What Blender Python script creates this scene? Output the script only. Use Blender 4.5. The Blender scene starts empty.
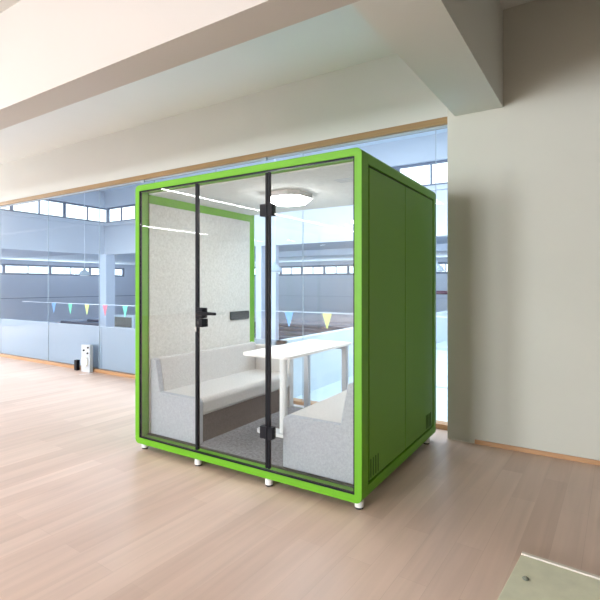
import bpy, bmesh, math, random
from mathutils import Vector, Matrix
random.seed(7)
SC = bpy.context.scene
COL = SC.collection
R = math.radians
PI = math.pi

# ------------------------------------------------------------------ materials
def nt(name):
    m = bpy.data.materials.new(name); m.use_nodes = True
    t = m.node_tree; b = t.nodes['Principled BSDF']
    return m, t, b

def mat(name, col, rough=0.5, metal=0.0, spec=0.5, var=0.0, vscale=3.0, bump=0.0, bscale=60.0, stretch=None):
    m, t, b = nt(name)
    b.inputs['Roughness'].default_value = rough
    b.inputs['Metallic'].default_value = metal
    b.inputs['Specular IOR Level'].default_value = spec
    b.inputs['Base Color'].default_value = (*col, 1)
    tc = t.nodes.new('ShaderNodeTexCoord')
    src = tc.outputs['Object']
    if stretch:
        mp = t.nodes.new('ShaderNodeMapping'); mp.inputs['Scale'].default_value = stretch
        t.links.new(src, mp.inputs['Vector']); src = mp.outputs['Vector']
    n = t.nodes.new('ShaderNodeTexNoise'); n.inputs['Scale'].default_value = vscale; n.inputs['Detail'].default_value = 5
    t.links.new(src, n.inputs['Vector'])
    mx = t.nodes.new('ShaderNodeMix'); mx.data_type = 'RGBA'
    mx.inputs[6].default_value = (*[max(0, c*(1-var)) for c in col], 1)
    mx.inputs[7].default_value = (*[min(1, c*(1+var)) for c in col], 1)
    t.links.new(n.outputs['Fac'], mx.inputs[0]); t.links.new(mx.outputs[2], b.inputs['Base Color'])
    if bump > 0:
        n2 = t.nodes.new('ShaderNodeTexNoise'); n2.inputs['Scale'].default_value = bscale; n2.inputs['Detail'].default_value = 3
        t.links.new(src, n2.inputs['Vector'])
        bp = t.nodes.new('ShaderNodeBump'); bp.inputs['Strength'].default_value = bump; bp.inputs['Distance'].default_value = 0.01
        t.links.new(n2.outputs['Fac'], bp.inputs['Height']); t.links.new(bp.outputs['Normal'], b.inputs['Normal'])
    return m

def fabric(name, c1, c2, scale=260.0, rough=0.95):
    m, t, b = nt(name)
    b.inputs['Roughness'].default_value = rough; b.inputs['Specular IOR Level'].default_value = 0.15
    tc = t.nodes.new('ShaderNodeTexCoord')
    n = t.nodes.new('ShaderNodeTexNoise'); n.inputs['Scale'].default_value = scale; n.inputs['Detail'].default_value = 2
    n3 = t.nodes.new('ShaderNodeTexNoise'); n3.inputs['Scale'].default_value = scale*0.22; n3.inputs['Detail'].default_value = 4
    for q in (n, n3): t.links.new(tc.outputs['Object'], q.inputs['Vector'])
    ad = t.nodes.new('ShaderNodeMath'); ad.operation = 'ADD'
    t.links.new(n.outputs['Fac'], ad.inputs[0]); t.links.new(n3.outputs['Fac'], ad.inputs[1])
    hf = t.nodes.new('ShaderNodeMapRange'); hf.inputs['From Min'].default_value = 0.75; hf.inputs['From Max'].default_value = 1.25
    t.links.new(ad.outputs[0], hf.inputs['Value'])
    mx = t.nodes.new('ShaderNodeMix'); mx.data_type = 'RGBA'
    mx.inputs[6].default_value = (*c1, 1); mx.inputs[7].default_value = (*c2, 1)
    t.links.new(hf.outputs[0], mx.inputs[0]); t.links.new(mx.outputs[2], b.inputs['Base Color'])
    bp = t.nodes.new('ShaderNodeBump'); bp.inputs['Strength'].default_value = 0.25; bp.inputs['Distance'].default_value = 0.004
    t.links.new(n.outputs['Fac'], bp.inputs['Height']); t.links.new(bp.outputs['Normal'], b.inputs['Normal'])
    return m

def glass(name, tint=(1, 1, 1), gain=1.9):
    m = bpy.data.materials.new(name); m.use_nodes = True
    t = m.node_tree; t.nodes.clear()
    o = t.nodes.new('ShaderNodeOutputMaterial')
    tr = t.nodes.new('ShaderNodeBsdfTransparent'); tr.inputs[0].default_value = (*tint, 1)
    gl = t.nodes.new('ShaderNodeBsdfGlossy'); gl.inputs['Roughness'].default_value = 0.0
    fr = t.nodes.new('ShaderNodeFresnel'); fr.inputs[0].default_value = 1.5
    ge = t.nodes.new('ShaderNodeNewGeometry')
    inv = t.nodes.new('ShaderNodeMath'); inv.operation = 'SUBTRACT'; inv.inputs[0].default_value = 1
    t.links.new(ge.outputs['Backfacing'], inv.inputs[1])
    mu = t.nodes.new('ShaderNodeMath'); mu.operation = 'MULTIPLY'
    t.links.new(fr.outputs[0], mu.inputs[0]); t.links.new(inv.outputs[0], mu.inputs[1])
    mg = t.nodes.new('ShaderNodeMath'); mg.operation = 'MULTIPLY'; mg.inputs[1].default_value = gain; mg.use_clamp = True
    t.links.new(mu.outputs[0], mg.inputs[0])
    mix = t.nodes.new('ShaderNodeMixShader')
    t.links.new(mg.outputs[0], mix.inputs[0]); t.links.new(tr.outputs[0], mix.inputs[1]); t.links.new(gl.outputs[0], mix.inputs[2])
    t.links.new(mix.outputs[0], o.inputs[0])
    return m

def emit(name, col, s):
    m = bpy.data.materials.new(name); m.use_nodes = True
    t = m.node_tree; t.nodes.clear()
    o = t.nodes.new('ShaderNodeOutputMaterial'); e = t.nodes.new('ShaderNodeEmission')
    e.inputs[0].default_value = (*col, 1); e.inputs[1].default_value = s
    t.links.new(e.outputs[0], o.inputs[0]); return m

def plank_floor():
    m, t, b = nt('laminate')
    tc = t.nodes.new('ShaderNodeTexCoord')
    mp = t.nodes.new('ShaderNodeMapping'); mp.inputs['Rotation'].default_value = (0, 0, R(90-2.6+0.0))
    # planks run nearly along world Y (2.4 deg clockwise): rotate so that texture X lies along them
    mp.inputs['Rotation'].default_value = (0, 0, R(-90+2.4))
    t.links.new(tc.outputs['Object'], mp.inputs['Vector'])
    br = t.nodes.new('ShaderNodeTexBrick')
    br.inputs['Scale'].default_value = 1.0
    br.inputs['Brick Width'].default_value = 1.22; br.inputs['Row Height'].default_value = 0.145
    br.inputs['Mortar Size'].default_value = 0.0012; br.inputs['Mortar Smooth'].default_value = 0.3
    br.offset = 0.37; br.offset_frequency = 2
    br.inputs['Color1'].default_value = (0.0, 0.0, 0.0, 1); br.inputs['Color2'].default_value = (1, 1, 1, 1)
    br.inputs['Mortar'].default_value = (0.35, 0.35, 0.35, 1)
    t.links.new(mp.outputs['Vector'], br.inputs['Vector'])
    r1 = t.nodes.new('ShaderNodeMix'); r1.data_type = 'RGBA'
    r1.inputs[6].default_value = (*FL1, 1); r1.inputs[7].default_value = (*FL2, 1)
    t.links.new(br.outputs['Color'], r1.inputs[0])
    # grain streaks
    mp2 = t.nodes.new('ShaderNodeMapping'); mp2.inputs['Scale'].default_value = (0.55, 9, 1)
    t.links.new(mp.outputs['Vector'], mp2.inputs['Vector'])
    n = t.nodes.new('ShaderNodeTexNoise'); n.inputs['Scale'].default_value = 1.6; n.inputs['Detail'].default_value = 6; n.inputs['Distortion'].default_value = 0.6
    t.links.new(mp2.outputs['Vector'], n.inputs['Vector'])
    mr = t.nodes.new('ShaderNodeMapRange'); mr.inputs['From Min'].default_value = 0.3; mr.inputs['From Max'].default_value = 0.7
    mr.inputs['To Min'].default_value = 0.91; mr.inputs['To Max'].default_value = 1.06
    t.links.new(n.outputs['Fac'], mr.inputs['Value'])
    mul = t.nodes.new('ShaderNodeVectorMath'); mul.operation = 'SCALE'
    t.links.new(r1.outputs[2], mul.inputs[0]); t.links.new(mr.outputs[0], mul.inputs['Scale'])
    # broad, faint dusty patches
    n2 = t.nodes.new('ShaderNodeTexNoise'); n2.inputs['Scale'].default_value = 1.1; n2.inputs['Detail'].default_value = 3
    t.links.new(tc.outputs['Object'], n2.inputs['Vector'])
    mr2 = t.nodes.new('ShaderNodeMapRange'); mr2.inputs['To Min'].default_value = 0.93; mr2.inputs['To Max'].default_value = 1.07
    t.links.new(n2.outputs['Fac'], mr2.inputs['Value'])
    mul2 = t.nodes.new('ShaderNodeVectorMath'); mul2.operation = 'SCALE'
    t.links.new(mul.outputs[0], mul2.inputs[0]); t.links.new(mr2.outputs[0], mul2.inputs['Scale'])
    # dark joints
    jm = t.nodes.new('ShaderNodeMapRange'); jm.inputs['To Min'].default_value = 1.0; jm.inputs['To Max'].default_value = 0.91
    t.links.new(br.outputs['Fac'], jm.inputs['Value'])
    mul3 = t.nodes.new('ShaderNodeVectorMath'); mul3.operation = 'SCALE'
    t.links.new(mul2.outputs[0], mul3.inputs[0]); t.links.new(jm.outputs[0], mul3.inputs['Scale'])
    t.links.new(mul3.outputs[0], b.inputs['Base Color'])
    b.inputs['Roughness'].default_value = 0.38; b.inputs['Specular IOR Level'].default_value = 0.4
    return m

FL1 = (0.60, 0.44, 0.365); FL2 = (0.695, 0.53, 0.45)
M = {}
M['floor'] = plank_floor()
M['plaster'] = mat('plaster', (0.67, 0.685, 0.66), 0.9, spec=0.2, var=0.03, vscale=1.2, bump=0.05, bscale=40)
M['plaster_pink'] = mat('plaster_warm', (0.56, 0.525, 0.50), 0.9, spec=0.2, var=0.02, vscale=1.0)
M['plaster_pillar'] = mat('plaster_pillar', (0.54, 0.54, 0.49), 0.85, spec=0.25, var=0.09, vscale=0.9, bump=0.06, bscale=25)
M['brown_wall'] = mat('brown_wall', (0.22, 0.19, 0.15), 0.8, spec=0.2, var=0.05)
M['wood_trim'] = mat('wood_trim', (0.30, 0.185, 0.075), 0.5, var=0.25, vscale=6, stretch=(0.4, 8, 8))
M['wood_base'] = mat('wood_base', (0.46, 0.25, 0.12), 0.5, var=0.3, vscale=5, stretch=(0.6, 8, 8))
M['green'] = mat('green_paint', (0.115, 0.36, 0.002), 0.5, spec=0.4, var=0.02, vscale=2)
M['green_side'] = mat('green_panel', (0.125, 0.33, 0.02), 0.5, spec=0.4, var=0.03, vscale=1.5)
M['gap'] = mat('shadow_gap', (0.01, 0.02, 0.01), 0.8)
M['vent_dark'] = mat('vent_dark', (0.035, 0.12, 0.012), 0.7)
M['black'] = mat('black_metal', (0.004, 0.004, 0.008), 0.5, spec=0.2)
M['felt'] = fabric('felt_wall', (0.54, 0.53, 0.50), (0.70, 0.69, 0.66), 230)
M['ceil_felt'] = fabric('felt_ceiling', (0.55, 0.56, 0.54), (0.64, 0.65, 0.63), 150)
M['sofa'] = fabric('sofa_fabric', (0.47, 0.455, 0.445), (0.60, 0.585, 0.57), 330)
M['sofa_end_cool'] = fabric('sofa_fabric_cool_light', (0.33, 0.355, 0.40), (0.43, 0.455, 0.50), 330)  # same sofa fabric, with cool window light on the ends put into the colour
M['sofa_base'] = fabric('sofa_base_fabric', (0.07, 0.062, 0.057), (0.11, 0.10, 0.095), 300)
M['carpet'] = fabric('pod_carpet', (0.14, 0.14, 0.15), (0.30, 0.30, 0.32), 220)
M['white'] = mat('white_laminate', (0.86, 0.84, 0.83), 0.35, var=0.01)
M['white_metal'] = mat('white_metal', (0.78, 0.79, 0.80), 0.4, var=0.02)
M['grey_metal'] = mat('grey_metal', (0.42, 0.45, 0.49), 0.45, var=0.03)
M['rim'] = mat('lamp_rim', (0.45, 0.43, 0.42), 0.5)
M['screen'] = mat('dark_screen', (0.02, 0.03, 0.03), 0.15, spec=0.6)
M['pale_box'] = mat('pale_box', (0.50, 0.54, 0.60), 0.5)
M['chrome'] = mat('chrome', (0.7, 0.7, 0.7), 0.2, metal=1)
M['rubber'] = mat('rubber', (0.02, 0.02, 0.02), 0.7)
M['lamp'] = emit('pod_lamp_glow', (1.0, 0.985, 0.96), 42.0)
M['strip'] = emit('strip_glow', (1.0, 0.995, 0.99), 30.0)
M['glass_pod'] = glass('pod_glass', (0.975, 0.985, 0.985))
M['glass_wall'] = glass('wall_glass', (0.93, 0.97, 0.99), 0.9)
M['glass_win'] = glass('window_glass', (0.97, 0.99, 1.0), 0.8)
M['hall_blue'] = mat('hall_blue_wall', (0.60, 0.64, 0.71), 0.8, spec=0.2, var=0.03, vscale=0.5)
M['hall_grey'] = mat('hall_grey_wall', (0.48, 0.52, 0.61), 0.8, spec=0.2, var=0.05, vscale=0.4)
M['hall_ceiling'] = mat('hall_ceiling', (0.68, 0.74, 0.80), 0.8, spec=0.2, var=0.03, vscale=0.4)
M['hall_column'] = mat('hall_column', (0.64, 0.70, 0.80), 0.7, spec=0.2, var=0.02)
M['low_panel'] = mat('low_panel', (0.36, 0.41, 0.51), 0.6, spec=0.3, var=0.06, vscale=0.8)
M['terrace'] = mat('terrace_floor', (0.60, 0.70, 0.76), 0.7, spec=0.2, var=0.02, vscale=0.7)
M['parapet'] = mat('parapet_white', (0.60, 0.67, 0.73), 0.7, spec=0.2, var=0.02)
M['grate'] = mat('grate', (0.45, 0.52, 0.62), 0.7)
M['water'] = mat('pool_water', (0.28, 0.36, 0.48), 0.2, spec=0.5, var=0.2, vscale=0.6, bump=0.3, bscale=4)
M['rope'] = mat('lane_rope', (0.08, 0.10, 0.16), 0.6)
M['string'] = mat('string', (0.75, 0.78, 0.85), 0.7)
M['p_yellow'] = mat('pennant_yellow', (0.70, 0.74, 0.22), 0.7)
M['p_red'] = mat('pennant_red', (0.85, 0.22, 0.28), 0.7)
M['p_green'] = mat('pennant_green', (0.16, 0.66, 0.40), 0.7)
M['p_blue'] = mat('pennant_blue', (0.20, 0.42, 0.80), 0.7)
M['dark_frame'] = mat('window_frame_dark', (0.17, 0.20, 0.27), 0.6)
M['rail'] = mat('dark_red_rail', (0.07, 0.02, 0.04), 0.5)
M['shade'] = mat('pendant_shade', (0.33, 0.40, 0.47), 0.5)
M['cream'] = mat('cream_board', (0.72, 0.73, 0.57), 0.5, var=0.15, vscale=14)
M['cream_edge'] = mat('cream_edge', (0.75, 0.70, 0.64), 0.6)
M['pebble'] = mat('grey_stain', (0.17, 0.18, 0.14), 0.7, var=0.2, vscale=30)
M['tape'] = mat('white_tape', (0.80, 0.78, 0.78), 0.6)
M['putty'] = mat('putty', (0.66, 0.62, 0.56), 0.9, var=0.1)

# ------------------------------------------------------------------ mesh helpers
def obj(name, bm, m, parent=None, bevel=0.0, smooth=False, seg=2):
    me = bpy.data.meshes.new(name)
    bmesh.ops.recalc_face_normals(bm, faces=bm.faces[:])
    bm.to_mesh(me); bm.free()
    ms = m if isinstance(m, (list, tuple)) else [m]
    for k in ms: me.materials.append(M[k] if isinstance(k, str) else k)
    if smooth:
        for p in me.polygons: p.use_smooth = True
    o = bpy.data.objects.new(name, me); COL.objects.link(o)
    if parent: o.parent = parent
    if bevel:
        b = o.modifiers.new('bevel', 'BEVEL'); b.width = bevel; b.segments = seg; b.limit_method = 'ANGLE'; b.angle_limit = R(35)
    return o

def B(): return bmesh.new()

def box(bm, x0, x1, y0, y1, z0, z1, rot=0, mi=0):
    vs = [bm.verts.new((x, y, z)) for x in (x0, x1) for y in (y0, y1) for z in (z0, z1)]
    f = [(0, 1, 3, 2), (4, 6, 7, 5), (0, 4, 5, 1), (2, 3, 7, 6), (0, 2, 6, 4), (1, 5, 7, 3)]
    for q in f:
        fa = bm.faces.new([vs[i] for i in q]); fa.material_index = mi
    return bm

def bx(name, x0, x1, y0, y1, z0, z1, m, parent=None, bevel=0.0):
    return obj(name, box(B(), x0, x1, y0, y1, z0, z1), m, parent, bevel)

def cyl(bm, c, r, h, n=24, r2=None, axis='z'):
    """capped (cone) cylinder from c up by h along axis"""
    r2 = r if r2 is None else r2
    a, b = [], []
    for i in range(n):
        t = 2*PI*i/n; u, v = math.cos(t), math.sin(t)
        if axis == 'z': p, q = (c[0]+r*u, c[1]+r*v, c[2]), (c[0]+r2*u, c[1]+r2*v, c[2]+h)
        elif axis == 'y': p, q = (c[0]+r*u, c[1], c[2]+r*v), (c[0]+r2*u, c[1]+h, c[2]+r2*v)
        else: p, q = (c[0], c[1]+r*u, c[2]+r*v), (c[0]+h, c[1]+r2*u, c[2]+r2*v)
        a.append(bm.verts.new(p)); b.append(bm.verts.new(q))
    for i in range(n):
        j = (i+1) % n; bm.faces.new([a[i], a[j], b[j], b[i]])
    bm.faces.new(a); bm.faces.new(b)
    return bm

def lathe(bm, c, prof, n=28):
    rings = []
    for r, z in prof:
        rings.append([bm.verts.new((c[0]+r*math.cos(2*PI*i/n), c[1]+r*math.sin(2*PI*i/n), c[2]+z)) for i in range(n)])
    for a, b in zip(rings, rings[1:]):
        for i in range(n):
            j = (i+1) % n; bm.faces.new([a[i], a[j], b[j], b[i]])
    bm.faces.new(rings[0]); bm.faces.new(rings[-1])
    return bm

def prism(bm, pts, a0, a1, axis='y'):
    """polygon pts (in the two other axes) extruded along axis"""
    def P(p, a):
        if axis == 'y': return (p[0], a, p[1])
        if axis == 'z': return (p[0], p[1], a)
        return (a, p[0], p[1])
    lo = [bm.verts.new(P(p, a0)) for p in pts]; hi = [bm.verts.new(P(p, a1)) for p in pts]
    n = len(pts)
    for i in range(n):
        j = (i+1) % n; bm.faces.new([lo[i], lo[j], hi[j], hi[i]])
    bm.faces.new(lo); bm.faces.new(hi)
    return bm

def rrect(x0, x1, y0, y1, r, n=6, corners=(1, 1, 1, 1)):
    """rounded rectangle, corners order: (x1,y1) (x0,y1) (x0,y0) (x1,y0)"""
    pts = []
    for k, (cx, cy, a) in enumerate(((x1, y1, 0), (x0, y1, 90), (x0, y0, 180), (x1, y0, 270))):
        rr = r if corners[k] else 0.0
        sx = -1 if cx == x1 else 1; sy = -1 if cy == y1 else 1
        for i in range(n+1):
            t = R(a+90*i/n)
            if rr == 0 and i > 0: continue
            pts.append((cx+sx*rr+rr*math.cos(t), cy+sy*rr+rr*math.sin(t)))
    return pts

def ring(bm, x0, x1, z0, z1, w, r, y0, y1, ri=0.004, n=8):
    o = rrect(x0, x1, z0, z1, r, n); i_ = rrect(x0+w, x1-w, z0+w, z1-w, ri, n)
    L = []
    for y in (y0, y1):
        L.append([bm.verts.new((p[0], y, p[1])) for p in o]); L.append([bm.verts.new((p[0], y, p[1])) for p in i_])
    k = len(o)
    for a in range(k):
        b = (a+1) % k
        bm.faces.new([L[0][a], L[0][b], L[1][b], L[1][a]])
        bm.faces.new([L[2][a], L[3][a], L[3][b], L[2][b]])
        bm.faces.new([L[0][a], L[2][a], L[2][b], L[0][b]])
        bm.faces.new([L[1][a], L[1][b], L[3][b], L[3][a]])
    return bm

def thing(name, label, cat, loc=(0, 0, 0), group=None):
    o = bpy.data.objects.new(name, None); COL.objects.link(o); o.location = loc
    o['label'] = label; o['category'] = cat
    if group: o['group'] = group
    return o

def tag(o, label, cat, group=None):
    o['label'] = label; o['category'] = cat
    if group: o['group'] = group
    return o

def st(o):
    o['kind'] = 'structure'; return o

def keep(o, parent):
    """parent a world-space mesh under a placed Empty"""
    o.parent = parent
    o.matrix_parent_inverse = Matrix.Translation(-Vector(parent.location))
    return o

# ------------------------------------------------------------------ camera
FOC = 462.0; CAMX, CAMY, CAMZ = 1.2096, -2.613, 1.407; YAW = 32.3
cd = bpy.data.cameras.new('camera'); cam = bpy.data.objects.new('camera', cd); COL.objects.link(cam)
cd.sensor_width = 36; cd.sensor_fit = 'HORIZONTAL'; cd.lens = FOC/600*36; cd.shift_y = -15/600
cd.clip_start = 0.05; cd.clip_end = 200
cam.location = (CAMX, CAMY, CAMZ); cam.rotation_euler = (R(90), 0, R(YAW))
SC.camera = cam

# ------------------------------------------------------------------ office room shell
XL, XR, YB, ZC = -16.0, 2.4, -17.0, 3.78
st(bx('floor', XL-0.2, XR+0.2, YB-0.2, 2.10, -0.12, 0.0, 'floor'))
st(bx('ceiling', XL-0.2, XR+0.2, YB-0.2, 2.1, ZC, ZC+0.12, 'plaster'))
st(bx('shade_wall_right', XR, XR+0.2, YB, 2.10, 0.0, ZC, 'brown_wall'))  # unseen; set close and dark to hold fill off the pod's right side
# left wall; its unseen window is invented to let key light in
bm = B()
wy = [(-1.3, 1.6)]
Z0, Z1 = 0.5, 3.6
box(bm, XL-0.2, XL, YB, 2.10, 0, Z0); box(bm, XL-0.2, XL, YB, 2.10, Z1, ZC)
ys = [YB] + [v for w in wy for v in w] + [2.10]
for a, b in zip(ys[0::2], ys[1::2]): box(bm, XL-0.2, XL, a, b, Z0, Z1)
st(obj('wall_left', bm, 'plaster'))
wn = 1
def framed_window(ax, at, a0, a1, z0, z1, cols, fm, thick=0.06, fw=0.05):
    """a window in the plane ax='x' (at=x) or ax='y' (at=y)"""
    global wn
    bm = B(); g = B()
    def bb(b_, p0, p1, q0, q1, t): 
        if ax == 'x': box(b_, at-t/2, at+t/2, p0, p1, q0, q1)
        else: box(b_, p0, p1, at-t/2, at+t/2, q0, q1)
    bb(bm, a0, a1, z0, z0+fw, thick); bb(bm, a0, a1, z1-fw, z1, thick)
    bars = [a0+(a1-a0)*i/cols for i in range(cols+1)]
    for i, c in enumerate(bars):
        w = fw*(1.5 if i % 2 == 0 else 0.6)
        lo = min(max(c-w/2, a0), a1-w); bb(bm, lo, lo+w, z0+fw, z1-fw, thick)
    f = st(obj('window_%d' % wn, bm, fm)); wn += 1
    bb(g, a0, a1, z0, z1, 0.008)
    obj('window_pane', g, 'glass_win', f)
    return f
for a, b in wy: framed_window('x', XL-0.1, a, b, Z0, Z1, 3, 'white_metal')
# back wall with unseen windows, invented to light the pod front
bm = B()
wx = [(-7.9, -5.9), (-4.8, -2.6)]
box(bm, XL, XR, YB-0.2, YB, 0, Z0); box(bm, XL, XR, YB-0.2, YB, Z1, ZC)
xs = [XL] + [v for w in wx for v in w] + [XR]
for a, b in zip(xs[0::2], xs[1::2]): box(bm, a, b, YB-0.2, YB, Z0, Z1)
st(obj('wall_back', bm, 'plaster'))
for a, b in wx: framed_window('y', YB-0.1, a, b, Z0, Z1, 3, 'white_metal')

# pillar wall right of the glass, header above it, beams
PX, PY = 0.089, 1.69
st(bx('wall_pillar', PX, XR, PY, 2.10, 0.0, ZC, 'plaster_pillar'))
st(bx('wall_header', XL, PX, 1.92, 2.10, 3.03, ZC, 'plaster'))
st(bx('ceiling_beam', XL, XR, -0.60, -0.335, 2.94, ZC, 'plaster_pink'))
bm = B()
prism(bm, [(0.098, -0.335), (0.518, -0.335), (0.56, PY), (0.156, PY)], 2.94, ZC, 'z')
st(obj('ceiling_beam', bm, 'plaster'))
st(bx('trim_1', XL, PX, 1.90, 2.05, 2.965, 3.03, 'wood_trim', bevel=0.004))
st(bx('baseboard_glass', XL, PX, 1.925, 2.05, 0.0, 0.05, 'wood_base', bevel=0.003))
st(bx('baseboard_pillar', 0.33, XR, PY-0.016, PY, 0.0, 0.036, 'wood_base', bevel=0.002))
bm = B()
for i in range(16):
    x = 0.13+0.012*i; s = random.uniform(0.004, 0.011)
    lathe(bm, (x, PY-0.002, 0), [(s*1.6, 0.0), (s*1.2, s*0.6), (s*0.3, s)], 8)
st(obj('trim_2', bm, 'putty'))

# glass wall panes with joints, aluminium channel at top
seams = [XL, -14.2, -12.4, -10.5, -8.7, -7.0, -5.508, -4.2, -3.0, -1.641, -0.095, PX]
wg = None
bm = B()
box(bm, XL, PX, 1.945, 1.975, 2.945, 2.965)
wg = st(obj('window_%d' % wn, bm, 'shade')); wn += 1
for a, b in zip(seams, seams[1:]):
    obj('glass_pane', box(B(), a+0.002, b-0.002, 1.955, 1.967, 0.05, 2.94), 'glass_wall', wg)
bm = B()
for s in seams[1:-1]: box(bm, s-0.002, s+0.002, 1.9545, 1.9675, 0.05, 2.94)
obj('seal', bm, 'shade', wg)
for x in (-4.43, -2.18):
    obj('glass_clamp', box(B(), x-0.035, x+0.035, 1.925, 1.953, 2.925, 2.968), 'shade', wg, 0.004)

# low opaque panel behind the glass on the left
lp = st(bx('wall_low', XL, -5.512, 2.0, 2.06, -0.1, 0.73, 'low_panel'))
lp2 = st(bx('wall_low', -5.504, -1.93, 2.0, 2.06, -0.1, 0.73, 'low_panel'))

# strip lamps under the office ceiling (some mirror in the pod's glass, others are added as fill)
def strip_lamp(x, y0, y1, label, z=3.62, w=0.07):
    t = thing('ceiling_strip_lamp', label, 'lamp', (x, (y0+y1)/2, z), 'linear strip lamps under the office ceiling')
    keep(obj('lamp_housing', box(B(), x-w/2-0.01, x+w/2+0.01, y0-0.01, y1+0.01, z+0.012, ZC-0.0 if z > 3.7 else z+0.07), 'white_metal'), t)
    keep(obj('lamp_diffuser', box(B(), x-w/2, x+w/2, y0, y1, z, z+0.0115), 'strip'), t)
    n = 2 if y1-y0 < 5 else 4
    for i in range(n):
        yy = y0+(y1-y0)*(i+0.5)/n
        keep(obj('suspension_wire', cyl(B(), (x, yy, z+0.07), 0.004, ZC-z-0.073, 8), 'chrome'), t)
strip_lamp(-7.18, -15.2, -4.38, 'long linear ceiling lamp whose reflection crosses the pod glass from the upper left')
strip_lamp(-13.1, -12.4, -8.6, 'linear ceiling lamp reflected as a short bright line low on the left pod pane')
strip_lamp(-11.5, -16.9, -16.3, 'short linear ceiling lamp reflected as a small dash in the door glass')
strip_lamp(-4.4, -3.7, -1.2, 'nearest added linear fill lamp, left of the pod and in front of the beam', w=0.12)  # unseen lamp, added to brighten the room beside the pod
strip_lamp(-9.4, -5.4, -1.2, 'second added linear fill lamp left of the pod, in front of the beam', w=0.12)  # another unseen lamp added for light from the left
strip_lamp(-2.3, -10.0, -5.0, 'added linear fill lamp behind the camera, brightening the pod front', w=0.16)  # unseen, added as front fill for the pod
strip_lamp(-6.5, -13.4, -12.7, 'short linear ceiling lamp reflected as a small dash near the right pod edge')

# ------------------------------------------------------------------ the green meeting pod
W, D, ZB, ZT = 2.128, 1.60, 0.052, 2.26
pod = thing('meeting_pod', 'green framed glass-fronted office meeting pod standing on small white feet', 'meeting pod', (0.012, -0.008, 0))
bm = B()
ring(bm, -W, 0, ZB, ZT, 0.05, 0.042, 0.0, 0.10)
obj('front_frame', bm, 'green', pod, bevel=0.002)
bm = B()
ring(bm, -W, 0, ZB, ZT, 0.05, 0.042, 1.525, D)
obj('rear_frame', bm, 'green', pod, bevel=0.006, seg=3)
# roof and base rails between the two rings
arc = rrect(-W, 0, ZB, ZT, 0.042, 8)
top = [p for p in arc if p[1] > 1.2]; bot = [p for p in arc if p[1] < 1.2]
top = [(0, 2.172)] + top + [(-W, 2.172), (-W+0.05, 2.172), (-W+0.05, 2.205), (-0.05, 2.205), (-0.05, 2.172)]
bm = B(); prism(bm, top, 0.10, 1.525); obj('roof', bm, 'green', pod)
bot = [(-W, 0.142)] + bot + [(0, 0.142), (-0.05, 0.142), (-0.05, 0.10), (-W+0.05, 0.10), (-W+0.05, 0.142)]
bm = B(); prism(bm, bot, 0.10, 1.525); obj('base', bm, 'green', pod)
# side walls: dark core, green outer panels with a shadow gap, felt inside
for s in (1, 0):
    X = (lambda v: -v) if s else (lambda v: -W+v)       # v measured inward from the outer face
    def sb(name, v0, v1, y0, y1, z0, z1, m, bevel=0.0):
        a, b = sorted((X(v0), X(v1)))
        return obj(name, box(B(), a, b, y0, y1, z0, z1), m, pod, bevel)
    sb('wall_core', 0.016, 0.05, 0.10, 1.525, 0.142, 2.172, 'gap')
    sb('side_panel', 0.002, 0.016, 0.122, 0.788, 0.158, 2.157, 'green_side', 0.002)
    sb('side_panel', 0.002, 0.016, 0.794, 1.502, 0.158, 2.157, 'green_side', 0.002)
    sb('inner_lining', 0.05, 0.056, 0.10, 1.525, 0.10, 2.205, 'green')
    sb('felt_panel', 0.056, 0.066, 0.10, 1.492, 0.10, 2.118, 'felt')
# ventilation slots low on the right side
for y0 in (0.135, 1.31):
    for i in range(4):
        yy = y0+0.040*i
        pv = obj('vent_slot', prism(B(), rrect(yy, yy+0.012, 0.172, 0.292, 0.005, 4), 0.0005, 0.003, 'x'), 'vent_dark', pod)
        pv.location.x = -0.0025
bm = B(); box(bm, -W+0.056, -0.056, 0.10, 1.525, 2.195, 2.205); obj('ceiling_panel', bm, 'ceil_felt', pod)
bm = B(); box(bm, -W+0.067, -0.067, 0.10, 1.525, 0.10, 0.108); obj('carpet', bm, 'carpet', pod)
bm = B(); box(bm, -W+0.052, -0.052, 1.526, 1.599, 0.1102, 0.1135); obj('rear_sill', bm, 'rim', pod)
# threshold behind the front glass
bm = B(); box(bm, -W+0.05, -0.05, 0.088, 0.10, 0.1015, 0.116); obj('threshold', bm, 'gap', pod)
# ceiling vent slots
for i in range(3):
    yy = 0.46+0.045*i
    obj('ceiling_vent', prism(B(), rrect(-0.44, -0.30, yy, yy+0.018, 0.008, 4), 2.1925, 2.1955, 'z'), 'grey_metal', pod)
# fixed glass panels, gasket and rear glass
GY0, GY1 = 0.008, 0.018
x_hl, x_hr = -1.402, -0.719
obj('glass_panel', box(B(), -W+0.052, x_hl-0.008, GY0, GY1, 0.112, 2.208), 'glass_pod', pod)
obj('glass_panel', box(B(), x_hr+0.010, -0.052, GY0, GY1, 0.112, 2.208), 'glass_pod', pod)
obj('rear_glass', box(B(), -W+0.052, -0.052, 1.555, 1.565, 0.112, 2.208), 'glass_pod', pod)
bm = B()
ring(bm, -W+0.0505, -0.0505, ZB+0.0505, ZT-0.0505, 0.008, 0.003, 0.003, 0.026)
obj('gasket', bm, 'black', pod)
bm = B(); box(bm, x_hl-0.014, x_hl-0.002, 0.002, 0.024, 0.124, 2.195); obj('panel_edge', bm, 'black', pod)
bm = B(); box(bm, x_hr+0.003, x_hr+0.017, 0.002, 0.024, 0.124, 2.195); obj('panel_edge', bm, 'black', pod)
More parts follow.
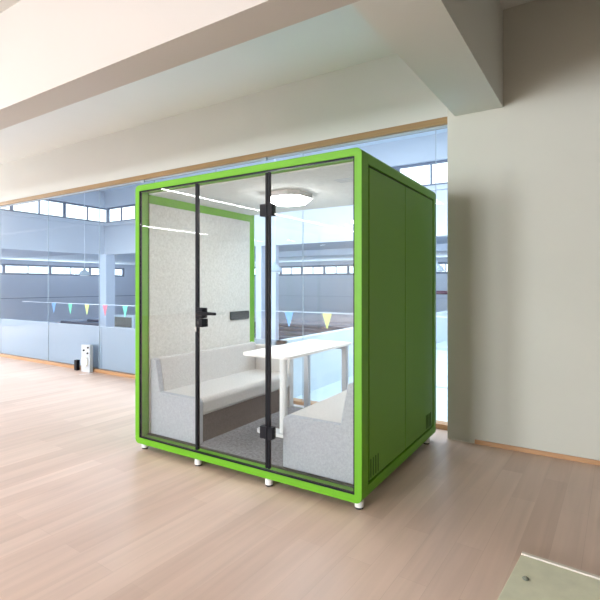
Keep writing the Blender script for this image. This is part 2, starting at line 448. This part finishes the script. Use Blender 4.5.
# door
bm = B()
box(bm, x_hl, x_hl+0.012, 0.000, 0.026, 0.126, 2.193); box(bm, x_hr-0.018, x_hr-0.001, 0.000, 0.026, 0.126, 2.193)
door = obj('door', bm, 'black', pod)
obj('door_glass', box(B(), x_hl+0.008, x_hr-0.010, GY0, GY1, 0.126, 2.193), 'glass_pod', door)
for z in (0.374, 1.931):
    bm = B()
    box(bm, x_hr-0.058, x_hr-0.0015, -0.012, 0.044, z-0.042, z+0.042); box(bm, x_hr+0.0015, x_hr+0.045, -0.010, 0.040, z-0.042, z+0.042)
    cyl(bm, (x_hr, -0.008, z-0.044), 0.0075, 0.088, 16)
    obj('hinge', bm, 'black', door, bevel=0.002)
bm = B(); box(bm, x_hl+0.002, x_hl+0.074, -0.016, 0.046, 1.152, 1.230); box(bm, x_hl+0.008, x_hl+0.080, -0.020, 0.046, 1.083, 1.147)
obj('lock_case', bm, 'black', door, bevel=0.003)
bm = B(); cyl(bm, (x_hl+0.055, -0.042, 1.190), 0.012, 0.030, 16, axis='y')
cyl(bm, (x_hl+0.050, -0.040, 1.191), 0.015, 0.185, 16, axis='x', r2=0.011)
obj('lever_handle', bm, 'black', door, bevel=0.002)
bm = B(); cyl(bm, (x_hl+0.040, -0.026, 1.118), 0.013, 0.012, 16, axis='y')
obj('lock_cylinder', bm, 'rubber', door)
bm = B(); box(bm, x_hl-0.004, x_hl+0.006, -0.010, 0.002, 1.045, 1.085); obj('lock_pin', bm, 'chrome', door, bevel=0.002)
# socket panel on the felt of the left wall
bm = B()
prism(bm, rrect(1.152, 1.470, 1.030, 1.122, 0.02, 5, (1, 0, 1, 1)), -W+0.066, -W+0.078, 'x')
sp = obj('socket_panel', bm, 'screen', pod, bevel=0.002)
# lamp
lc = (-1.02, 0.72)
octo = lambda r, ch: [(lc[0]+x*r, lc[1]+y*r) for x, y in ((1, 1-ch), (1-ch, 1), (-1+ch, 1), (-1, 1-ch), (-1, -1+ch), (-1+ch, -1), (1-ch, -1), (1, -1+ch))]
bm = B(); prism(bm, octo(0.178, 0.42), 2.150, 2.195, 'z')
lampo = obj('ceiling_lamp', bm, 'rim', pod, bevel=0.003)
bm = B()
lo = [bm.verts.new((*p, 2.112)) for p in octo(0.135, 0.42)]; hi = [bm.verts.new((*p, 2.150)) for p in octo(0.174, 0.42)]
for i in range(8): bm.faces.new([lo[i], lo[(i+1) % 8], hi[(i+1) % 8], hi[i]])
bm.faces.new(lo); bm.faces.new(hi)
obj('lamp_diffuser', bm, 'lamp', lampo)
# feet
for fx, fy in ((-2.06, 0.05), (x_hl, 0.022), (x_hr, 0.022), (-0.045, 0.06), (-2.06, 1.46), (-1.05, 1.46), (-0.045, 1.46)):
    bm = B(); lathe(bm, (fx, fy, 0), [(0.029, 0.012), (0.029, 0.048), (0.022, 0.053)], 24)
    f = obj('foot', bm, 'white_metal', pod, smooth=False)
    bm = B(); cyl(bm, (fx, fy, 0), 0.026, 0.0125, 24, r2=0.025); obj('rubber_pad', bm, 'rubber', f)

# ------------------------------------------------------------------ sofas in the pod
def sofa(side, label):
    """side 0: against the left wall, 1: against the right wall; v measured inward from the wall felt"""
    base = -W+0.068 if side == 0 else -0.068
    s = 1 if side == 0 else -1
    X = lambda v: base+s*v
    t = thing('sofa_bench', label, 'sofa', (X(0.3), 0.8, 0.108), 'upholstered benches inside the pod')
    Y0, Y1 = 0.102, 1.51
    SZ, BZ, SD = 0.483, 0.762, 0.585
    def pz(pts, y0, y1, name, m, bev=0.012):
        bm = B(); prism(bm, [(X(p[0]), p[1]) for p in pts], y0, y1)
        o = obj(name, bm, m, bevel=bev, seg=3); return keep(o, t)
    r = 0.045
    nose = [(SD-r+r*math.sin(R(a)), SZ-r+r*math.cos(R(a))) for a in range(0, 91, 15)]
    low = [(SD-0.03+0.03*math.cos(R(a)), 0.365-0.03*math.sin(R(a))+0.0) for a in range(0, 91, 30)]
    pz([(0.115, SZ)]+nose+low+[(0.115, 0.335)], Y0+0.052, Y1-0.075, 'seat', 'sofa', 0.004)
    # backrest, leaning a little
    pz([(0.0, 0.112), (0.0, BZ), (0.03, BZ+0.008), (0.072, BZ), (0.126, SZ), (0.126, 0.112)], Y0+0.052, Y1, 'backrest', 'sofa', 0.008)
    # front end panel, L-shaped outline
    nose2 = [(SD-r+r*math.sin(R(a)), SZ-r+r*math.cos(R(a))) for a in range(0, 91, 15)]
    pz([(0.0, 0.112), (0.0, BZ), (0.03, BZ+0.008), (0.072, BZ), (0.126, SZ)]+nose2+[(SD, 0.112)], Y0, Y0+0.053, 'end_panel', 'sofa_end_cool', 0.008)
    # rear arm, as high as the backrest
    pz([(0.126, 0.112), (0.126, BZ-0.01), (SD, BZ-0.01), (SD, 0.112)], Y1-0.078, Y1, 'armrest', 'sofa', 0.012)
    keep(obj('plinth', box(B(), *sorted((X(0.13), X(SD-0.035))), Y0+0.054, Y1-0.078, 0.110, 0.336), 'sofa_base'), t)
sofa(0, 'light grey fabric bench along the left wall of the pod, behind the door')
sofa(1, 'light grey fabric bench at the right of the pod, its end against the front glass')

# ------------------------------------------------------------------ table in the pod
tb = thing('table', 'white table with rounded corners standing between the two pod benches', 'table', (-1.05, 1.0, 0.108))
bm = B(); prism(bm, rrect(-1.265, -0.785, 0.37, 1.50, 0.06, 8, (0, 0, 1, 1)), 0.822, 0.845, 'z')
keep(obj('tabletop', bm, 'white', bevel=0.003), tb)
bm = B(); prism(bm, rrect(-1.31, -0.77, 0.615, 0.745, 0.064, 8), 0.1085, 0.137, 'z')
keep(obj('foot', bm, 'white_metal', bevel=0.005), tb)
bm = B(); lathe(bm, (-1.04, 0.68, 0.136), [(0.034, 0.0), (0.034, 0.656), (0.07, 0.670), (0.07, 0.6855)], 28)
keep(obj('leg', bm, 'white_metal'), tb)
for x in (-1.25, -0.82):
    bm = B(); box(bm, x-0.026, x+0.026, 1.39, 1.44, 0.108, 0.8225)
    keep(obj('leg', bm, 'grey_metal', bevel=0.003), tb)
bm = B(); box(bm, -1.224, -0.846, 1.395, 1.435, 0.785, 0.8225); box(bm, -1.06, -1.02, 0.76, 1.395, 0.79, 0.8225)
keep(obj('table_frame', bm, 'grey_metal'), tb)

# ------------------------------------------------------------------ small things in the room
cb = thing('stone_board', 'cream mottled stone board lying on the floor at the lower right corner', 'board', (1.15, -0.45, 0))
bm = B(); prism(bm, [(0.80, -0.95), (1.50, -1.02), (1.60, -0.05), (0.90, 0.01)], 0.0, 0.018, 'z')
keep(obj('board', bm, 'cream', bevel=0.003), cb)
bm = B(); prism(bm, [(0.90, 0.011), (1.60, -0.049), (1.603, -0.025), (0.903, 0.035)], 0.0, 0.024, 'z')
keep(obj('edge_strip', bm, 'cream_edge', bevel=0.002), cb)
pb = tag(obj('pebble', lathe(B(), (0.945, -0.20, 0.0185), [(0.014, 0.0), (0.016, 0.004), (0.009, 0.010), (0.002, 0.013)], 11), 'pebble', smooth=True),
         'small dark grey stone chip lying on the cream stone board', 'stone')

wd = thing('wall_box', 'small white service box with dark knobs on the floor left of the pod', 'box', (-5.70, 1.88, 0))
bx_ = lambda name, a, m, bv=0.0: keep(obj(name, box(B(), *a), m, bevel=bv), wd)
bx_('cabinet', (-5.82, -5.59, 1.84, 1.90, 0.0, 0.44), 'pale_box', 0.006)
bm = B(); cyl(bm, (-5.70, 1.81, 0.17), 0.08, 0.03, 24, axis='y'); keep(obj('drum', bm, 'white', bevel=0.004), wd)
for x, z in ((-5.63, 0.40), (-5.74, 0.35), (-5.64, 0.31)):
    bm = B(); cyl(bm, (x, 1.825, z), 0.014, 0.016, 12, axis='y'); keep(obj('knob', bm, 'black'), wd)
tag(obj('socket_box', box(B(), -6.02, -5.95, 1.84, 1.90, 0.0, 0.17), 'black', bevel=0.004),
    'tiny black socket box beside the white service box', 'socket')
bm = B(); prism(bm, [(-5.62, 1.67), (-5.52, 1.84), (-5.48, 1.83), (-5.57, 1.66)], 0.0002, 0.0012, 'z')
tag(obj('floor_tape', bm, 'tape'), 'short strip of white tape stuck on the laminate floor left of the pod', 'tape')

# ------------------------------------------------------------------ pool hall beyond the glass
YU, XU, ZF = 10.0, -16.95, -0.8      # upper wall planes and deck level
HZ = 5.52
st(bx('floor_hall', -27.2, 8, 2.10, 8.2, ZF-0.2, ZF, 'hall_grey'))
st(bx('floor_hall', -27.2, 8, 20, 22.2, ZF-0.2, ZF, 'hall_grey'))
st(bx('floor_hall', -27.2, -25.5, 8.2, 20, ZF-0.2, ZF, 'hall_grey'))
st(bx('floor_hall', -2.2, 8, 8.2, 20, ZF-0.2, ZF, 'hall_grey'))
w = bx('pool_water', -25.5, -2.2, 8.2, 20, ZF-0.25, ZF-0.06, 'water'); w['kind'] = 'stuff'; w['label'] = 'dark blue pool water beyond the glass'
for i in range(6):
    y = 9.6+1.7*i
    bm = B(); cyl(bm, (-25.4, y, ZF+0.012), 0.07, 23.1, 10, axis='x')
    tag(obj('lane_rope', bm, 'rope'), 'dark floating lane rope across the pool beyond the glass wall', 'lane rope', 'lane ropes in the pool')
st(bx('ceiling_hall', XU-0.3, 8, 2.10, YU+0.3, HZ, HZ+0.15, 'hall_ceiling'))
st(bx('wall_hall_above_office', XU-0.3, 8, 2.10, 2.1, ZC, HZ, 'hall_blue'))
st(bx('ceiling_recess', -27.2, 8, YU+0.3, 22.2, 2.86, 3.0, 'hall_ceiling'))
st(bx('ceiling_recess', -27.2, XU-0.3, 2.10, YU+0.3, 2.86, 3.0, 'hall_grey'))
# upper walls with clerestory
bm = B(); box(bm, XU, 8, YU, YU+0.3, 2.74, 4.13); box(bm, XU, 8, YU, YU+0.3, 4.82, HZ)
box(bm, XU, 8, YU-0.06, YU, 3.99, 4.07)
st(obj('wall_hall_upper', bm, 'hall_blue'))
bm = B(); box(bm, XU-0.3, XU, 2.10, YU+0.3, 2.74, 4.13); box(bm, XU-0.3, XU, 2.10, YU+0.3, 4.82, HZ)
box(bm, XU, XU+0.06, 2.10, YU-0.06, 3.99, 4.07)
st(obj('wall_hall_upper', bm, 'hall_blue'))
framed_window('y', YU+0.15, XU, 8, 4.13, 4.82, 26, 'dark_frame', fw=0.07)
framed_window('x', XU-0.15, 2.10, YU+0.3, 4.13, 4.82, 8, 'dark_frame', fw=0.07)
# far walls with lower clerestory
def far_wall(name, ax, at, a0, a1, w0, w1, m):
    bm = B()
    def bb(p0, p1, q0, q1):
        if ax == 'y': box(bm, p0, p1, at, at+0.2, q0, q1)
        else: box(bm, at-0.2, at, p0, p1, q0, q1)
    bb(a0, a1, ZF, 2.0); bb(a0, a1, 2.62, 2.86); bb(a0, w0, 2.0, 2.62); bb(w1, a1, 2.0, 2.62)
    st(obj(name, bm, m))
far_wall('wall_hall_far', 'y', 22.0, -27, 8, -24, -2.9, 'hall_blue')
far_wall('wall_hall_side', 'x', -27.0, 2.10, 22, 2.6, 18.6, 'hall_grey')
framed_window('y', 22.1, -24, -2.9, 2.0, 2.62, 26, 'dark_frame', fw=0.11)
framed_window('x', -27.1, 2.6, 18.6, 2.0, 2.62, 12, 'dark_frame', fw=0.11)
st(bx('wall_hall_right', 8, 8.2, 2.10, 22.2, ZF, HZ, 'hall_blue'))
# long horizontal panel joints
st(bx('trim_3', -27, -26.98, 2, 22, 0.62, 0.66, 'dark_frame')); st(bx('trim_4', -24, 7, 21.97, 22, 0.70, 0.74, 'hall_grey'))
# columns
st(bx('column', XU-0.20, XU+0.32, YU-0.15, YU+0.29, ZF, 2.74, 'hall_column'))
st(bx('column', -7.93, -7.74, YU+0.02, YU+0.20, ZF, 2.74, 'hall_column'))
st(bx('column', -8.58, -8.34, YU+0.02, YU+0.28, ZF, 2.74, 'hall_column'))
st(bx('ceiling_beam', -10.5, -2.5, 13.9, 14.2, 2.62, 2.86, 'hall_column'))
# terrace with white parapet
st(bx('floor_terrace', -1.93, 8, 2.10, 10.1, -0.12, 0.0, 'terrace'))
st(bx('wall_parapet', -2.05, -1.93, 2.0, 10.1, -0.8, 0.73, 'parapet'))
st(bx('wall_parapet', -1.93, 8, 10.0, 10.12, 0.0, 0.73, 'parapet'))
for y0, y1 in ((7.45, 7.8), (3.76, 3.85)):
    tag(bx('floor_drain', -1.85, 6, y0, y1, 0.0, 0.006, 'grate'), 'grey drain strip across the white floor beyond the glass, ' + ('the farther one' if y0 > 5 else 'the nearer one'), 'drain', 'drain strips')
rl = thing('handrail', 'dark red handrail above the white parapet right of the pod, beyond the glass', 'handrail', (0, 10.06, 0.73))
bm = B(); cyl(bm, (-2.4, 10.06, 1.20), 0.05, 10.3, 12, axis='x'); keep(obj('rail', bm, 'rail'), rl)
for i in range(5):
    bm = B(); cyl(bm, (-1.8+1.9*i, 10.06, 0.73), 0.018, 0.44, 10); keep(obj('post', bm, 'shade'), rl)
# dark framed cabinet on the deck
cbn = thing('poolside_cabinet', 'dark fronted cabinet with pale frame on the pool deck left of the pod', 'cabinet', (-12.8, 7.6, ZF))
def rotbox(name, x0, x1, y0, y1, z0, z1, m):
    o = keep(obj(name, box(B(), x0, x1, y0, y1, z0, z1), m), cbn); return o
rotbox('frame', -12.95, -11.90, 7.6, 7.95, ZF, 0.36, 'shade')
rotbox('screen', -12.90, -12.02, 7.58, 7.60, -0.04, 0.30, 'screen')
rotbox('shelf', -12.95, -12.0, 7.52, 7.60, -0.12, -0.07, 'rail')
# pennant string
pn = thing('pennant_string', 'string of coloured triangular pennants hung across the pool hall', 'pennants', (-9, 6.5, 0.70))
pts = []
bm = B()
n = 60; xa, xb = -16.9, 4.0; prev = None
def sag(x): return 0.775+0.02*((x+8)/10)**2
for i in range(n):
    x = xa+(xb-xa)*i/n; x2 = xa+(xb-xa)*(i+1)/n
    d = Vector((x2-x, 0, sag(x2)-sag(x)))
    vs0 = [bm.verts.new((x, 6.5+0.010*math.cos(a), sag(x)+0.010*math.sin(a))) for a in (0, 2.1, 4.2)]
    vs1 = [bm.verts.new((x2, 6.5+0.010*math.cos(a), sag(x2)+0.010*math.sin(a))) for a in (0, 2.1, 4.2)]
    for k in range(3): bm.faces.new([vs0[k], vs0[(k+1) % 3], vs1[(k+1) % 3], vs1[k]])
keep(obj('string', bm, 'string'), pn)
for x, c, col in ((-14.8, 'p_blue', 'blue'), (-13.8, 'p_green', 'green'), (-12.85, 'p_yellow', 'yellow'), (-11.89, 'p_red', 'red'), (-10.9, 'p_green', 'green'), (-4.86, 'p_blue', 'blue'), (-3.83, 'p_yellow', 'yellow')):
    h = 0.35; wv = 0.125; z = sag(x)
    bm = B(); prism(bm, [(x-wv, z), (x+wv, z), (x+0.012, z-h), (x-0.012, z-h)], 6.497, 6.503)
    o = keep(obj('pennant', bm, c), pn); o['label'] = col + ' pennant'
# pendant lamps
def pendant(x, y, label, zb=1.78, r=0.22):
    t = thing('pendant_lamp', label, 'lamp', (x, y, zb), 'dome pendant lamps in the pool hall')
    bm = B(); lathe(bm, (x, y, zb), [(r, 0.0), (r*0.96, 0.03), (r*0.75, 0.12), (r*0.45, 0.17), (0.05, 0.20), (0.04, 0.27)], 24)
    keep(obj('lamp_shade', bm, 'shade', smooth=True), t)
    bm = B(); cyl(bm, (x, y, zb+0.25), 0.010, HZ-zb-0.25, 8); keep(obj('cord', bm, 'string'), t)
    bm = B(); cyl(bm, (x, y, zb-0.02), r*0.7, 0.019, 20); keep(obj('lamp_lens', bm, 'white'), t)
pendant(-15.33, 8.0, 'dome pendant lamp on a long cord, far left of the pod')
pendant(-6.33, 8.0, 'dome pendant lamp seen through the pod beside its lower clerestory windows')
pendant(-2.3, 9.7, 'dome pendant lamp seen in the gap between the pod and the pillar', 1.78)

# ------------------------------------------------------------------ light
def area(name, loc, rot, sx, sy, power, col):
    l = bpy.data.lights.new(name, 'AREA'); l.shape = 'RECTANGLE'; l.size = sx; l.size_y = sy; l.energy = power; l.color = col
    o = bpy.data.objects.new(name, l); COL.objects.link(o); o.location = loc; o.rotation_euler = rot
    return o
PL, PB = 950, 1300
# key and fill light added behind the invented office windows (left wall, back wall)
for i, (a, b) in enumerate(wy):
    area('key_light_left', (XL-0.25, (a+b)/2, (Z0+Z1)/2), (0, R(-90), 0), Z1-Z0, b-a, PL, (0.985, 0.99, 1.0))
for i, (a, b) in enumerate(wx):
    area('fill_light_back', ((a+b)/2, YB-0.25, (Z0+Z1)/2), (R(90), 0, 0), b-a, Z1-Z0, PB, (0.985, 0.99, 1.0))
# daylight through the low clerestory windows of the pool hall
area('daylight_far', (-13.5, 22.35, 2.31), (R(-90), 0, 0), 20.5, 0.6, 750, (0.90, 0.95, 1.0))
area('daylight_side', (-27.35, 10.6, 2.31), (0, R(-90), 0), 0.6, 15.5, 600, (0.90, 0.95, 1.0))
# fill added under the closed pool hall ceiling, which has no skylight
area('hall_fill', (-7, 5.2, HZ-0.02), (0, 0, 0), 8, 4.5, 560, (0.90, 0.95, 1.0))
area('hall_fill', (1.5, 5.2, HZ-0.02), (0, 0, 0), 6, 4.5, 520, (0.90, 0.95, 1.0))

wd_ = bpy.data.worlds.new('world'); SC.world = wd_; wd_.use_nodes = True
bg = wd_.node_tree.nodes['Background']; bg.inputs[0].default_value = (0.93, 0.97, 1.0, 1); bg.inputs[1].default_value = 2.2

SC.view_settings.view_transform = 'Standard'; SC.view_settings.look = 'None'
SC.view_settings.exposure = 0.30; SC.view_settings.gamma = 1.0; SC.view_settings.use_curve_mapping = False
SC.cycles.transparent_max_bounces = 32
SC.cycles.max_bounces = 12; SC.cycles.diffuse_bounces = 6; SC.cycles.glossy_bounces = 6
SC.cycles.use_denoising = True
SC.cycles.sample_clamp_indirect = 6.0
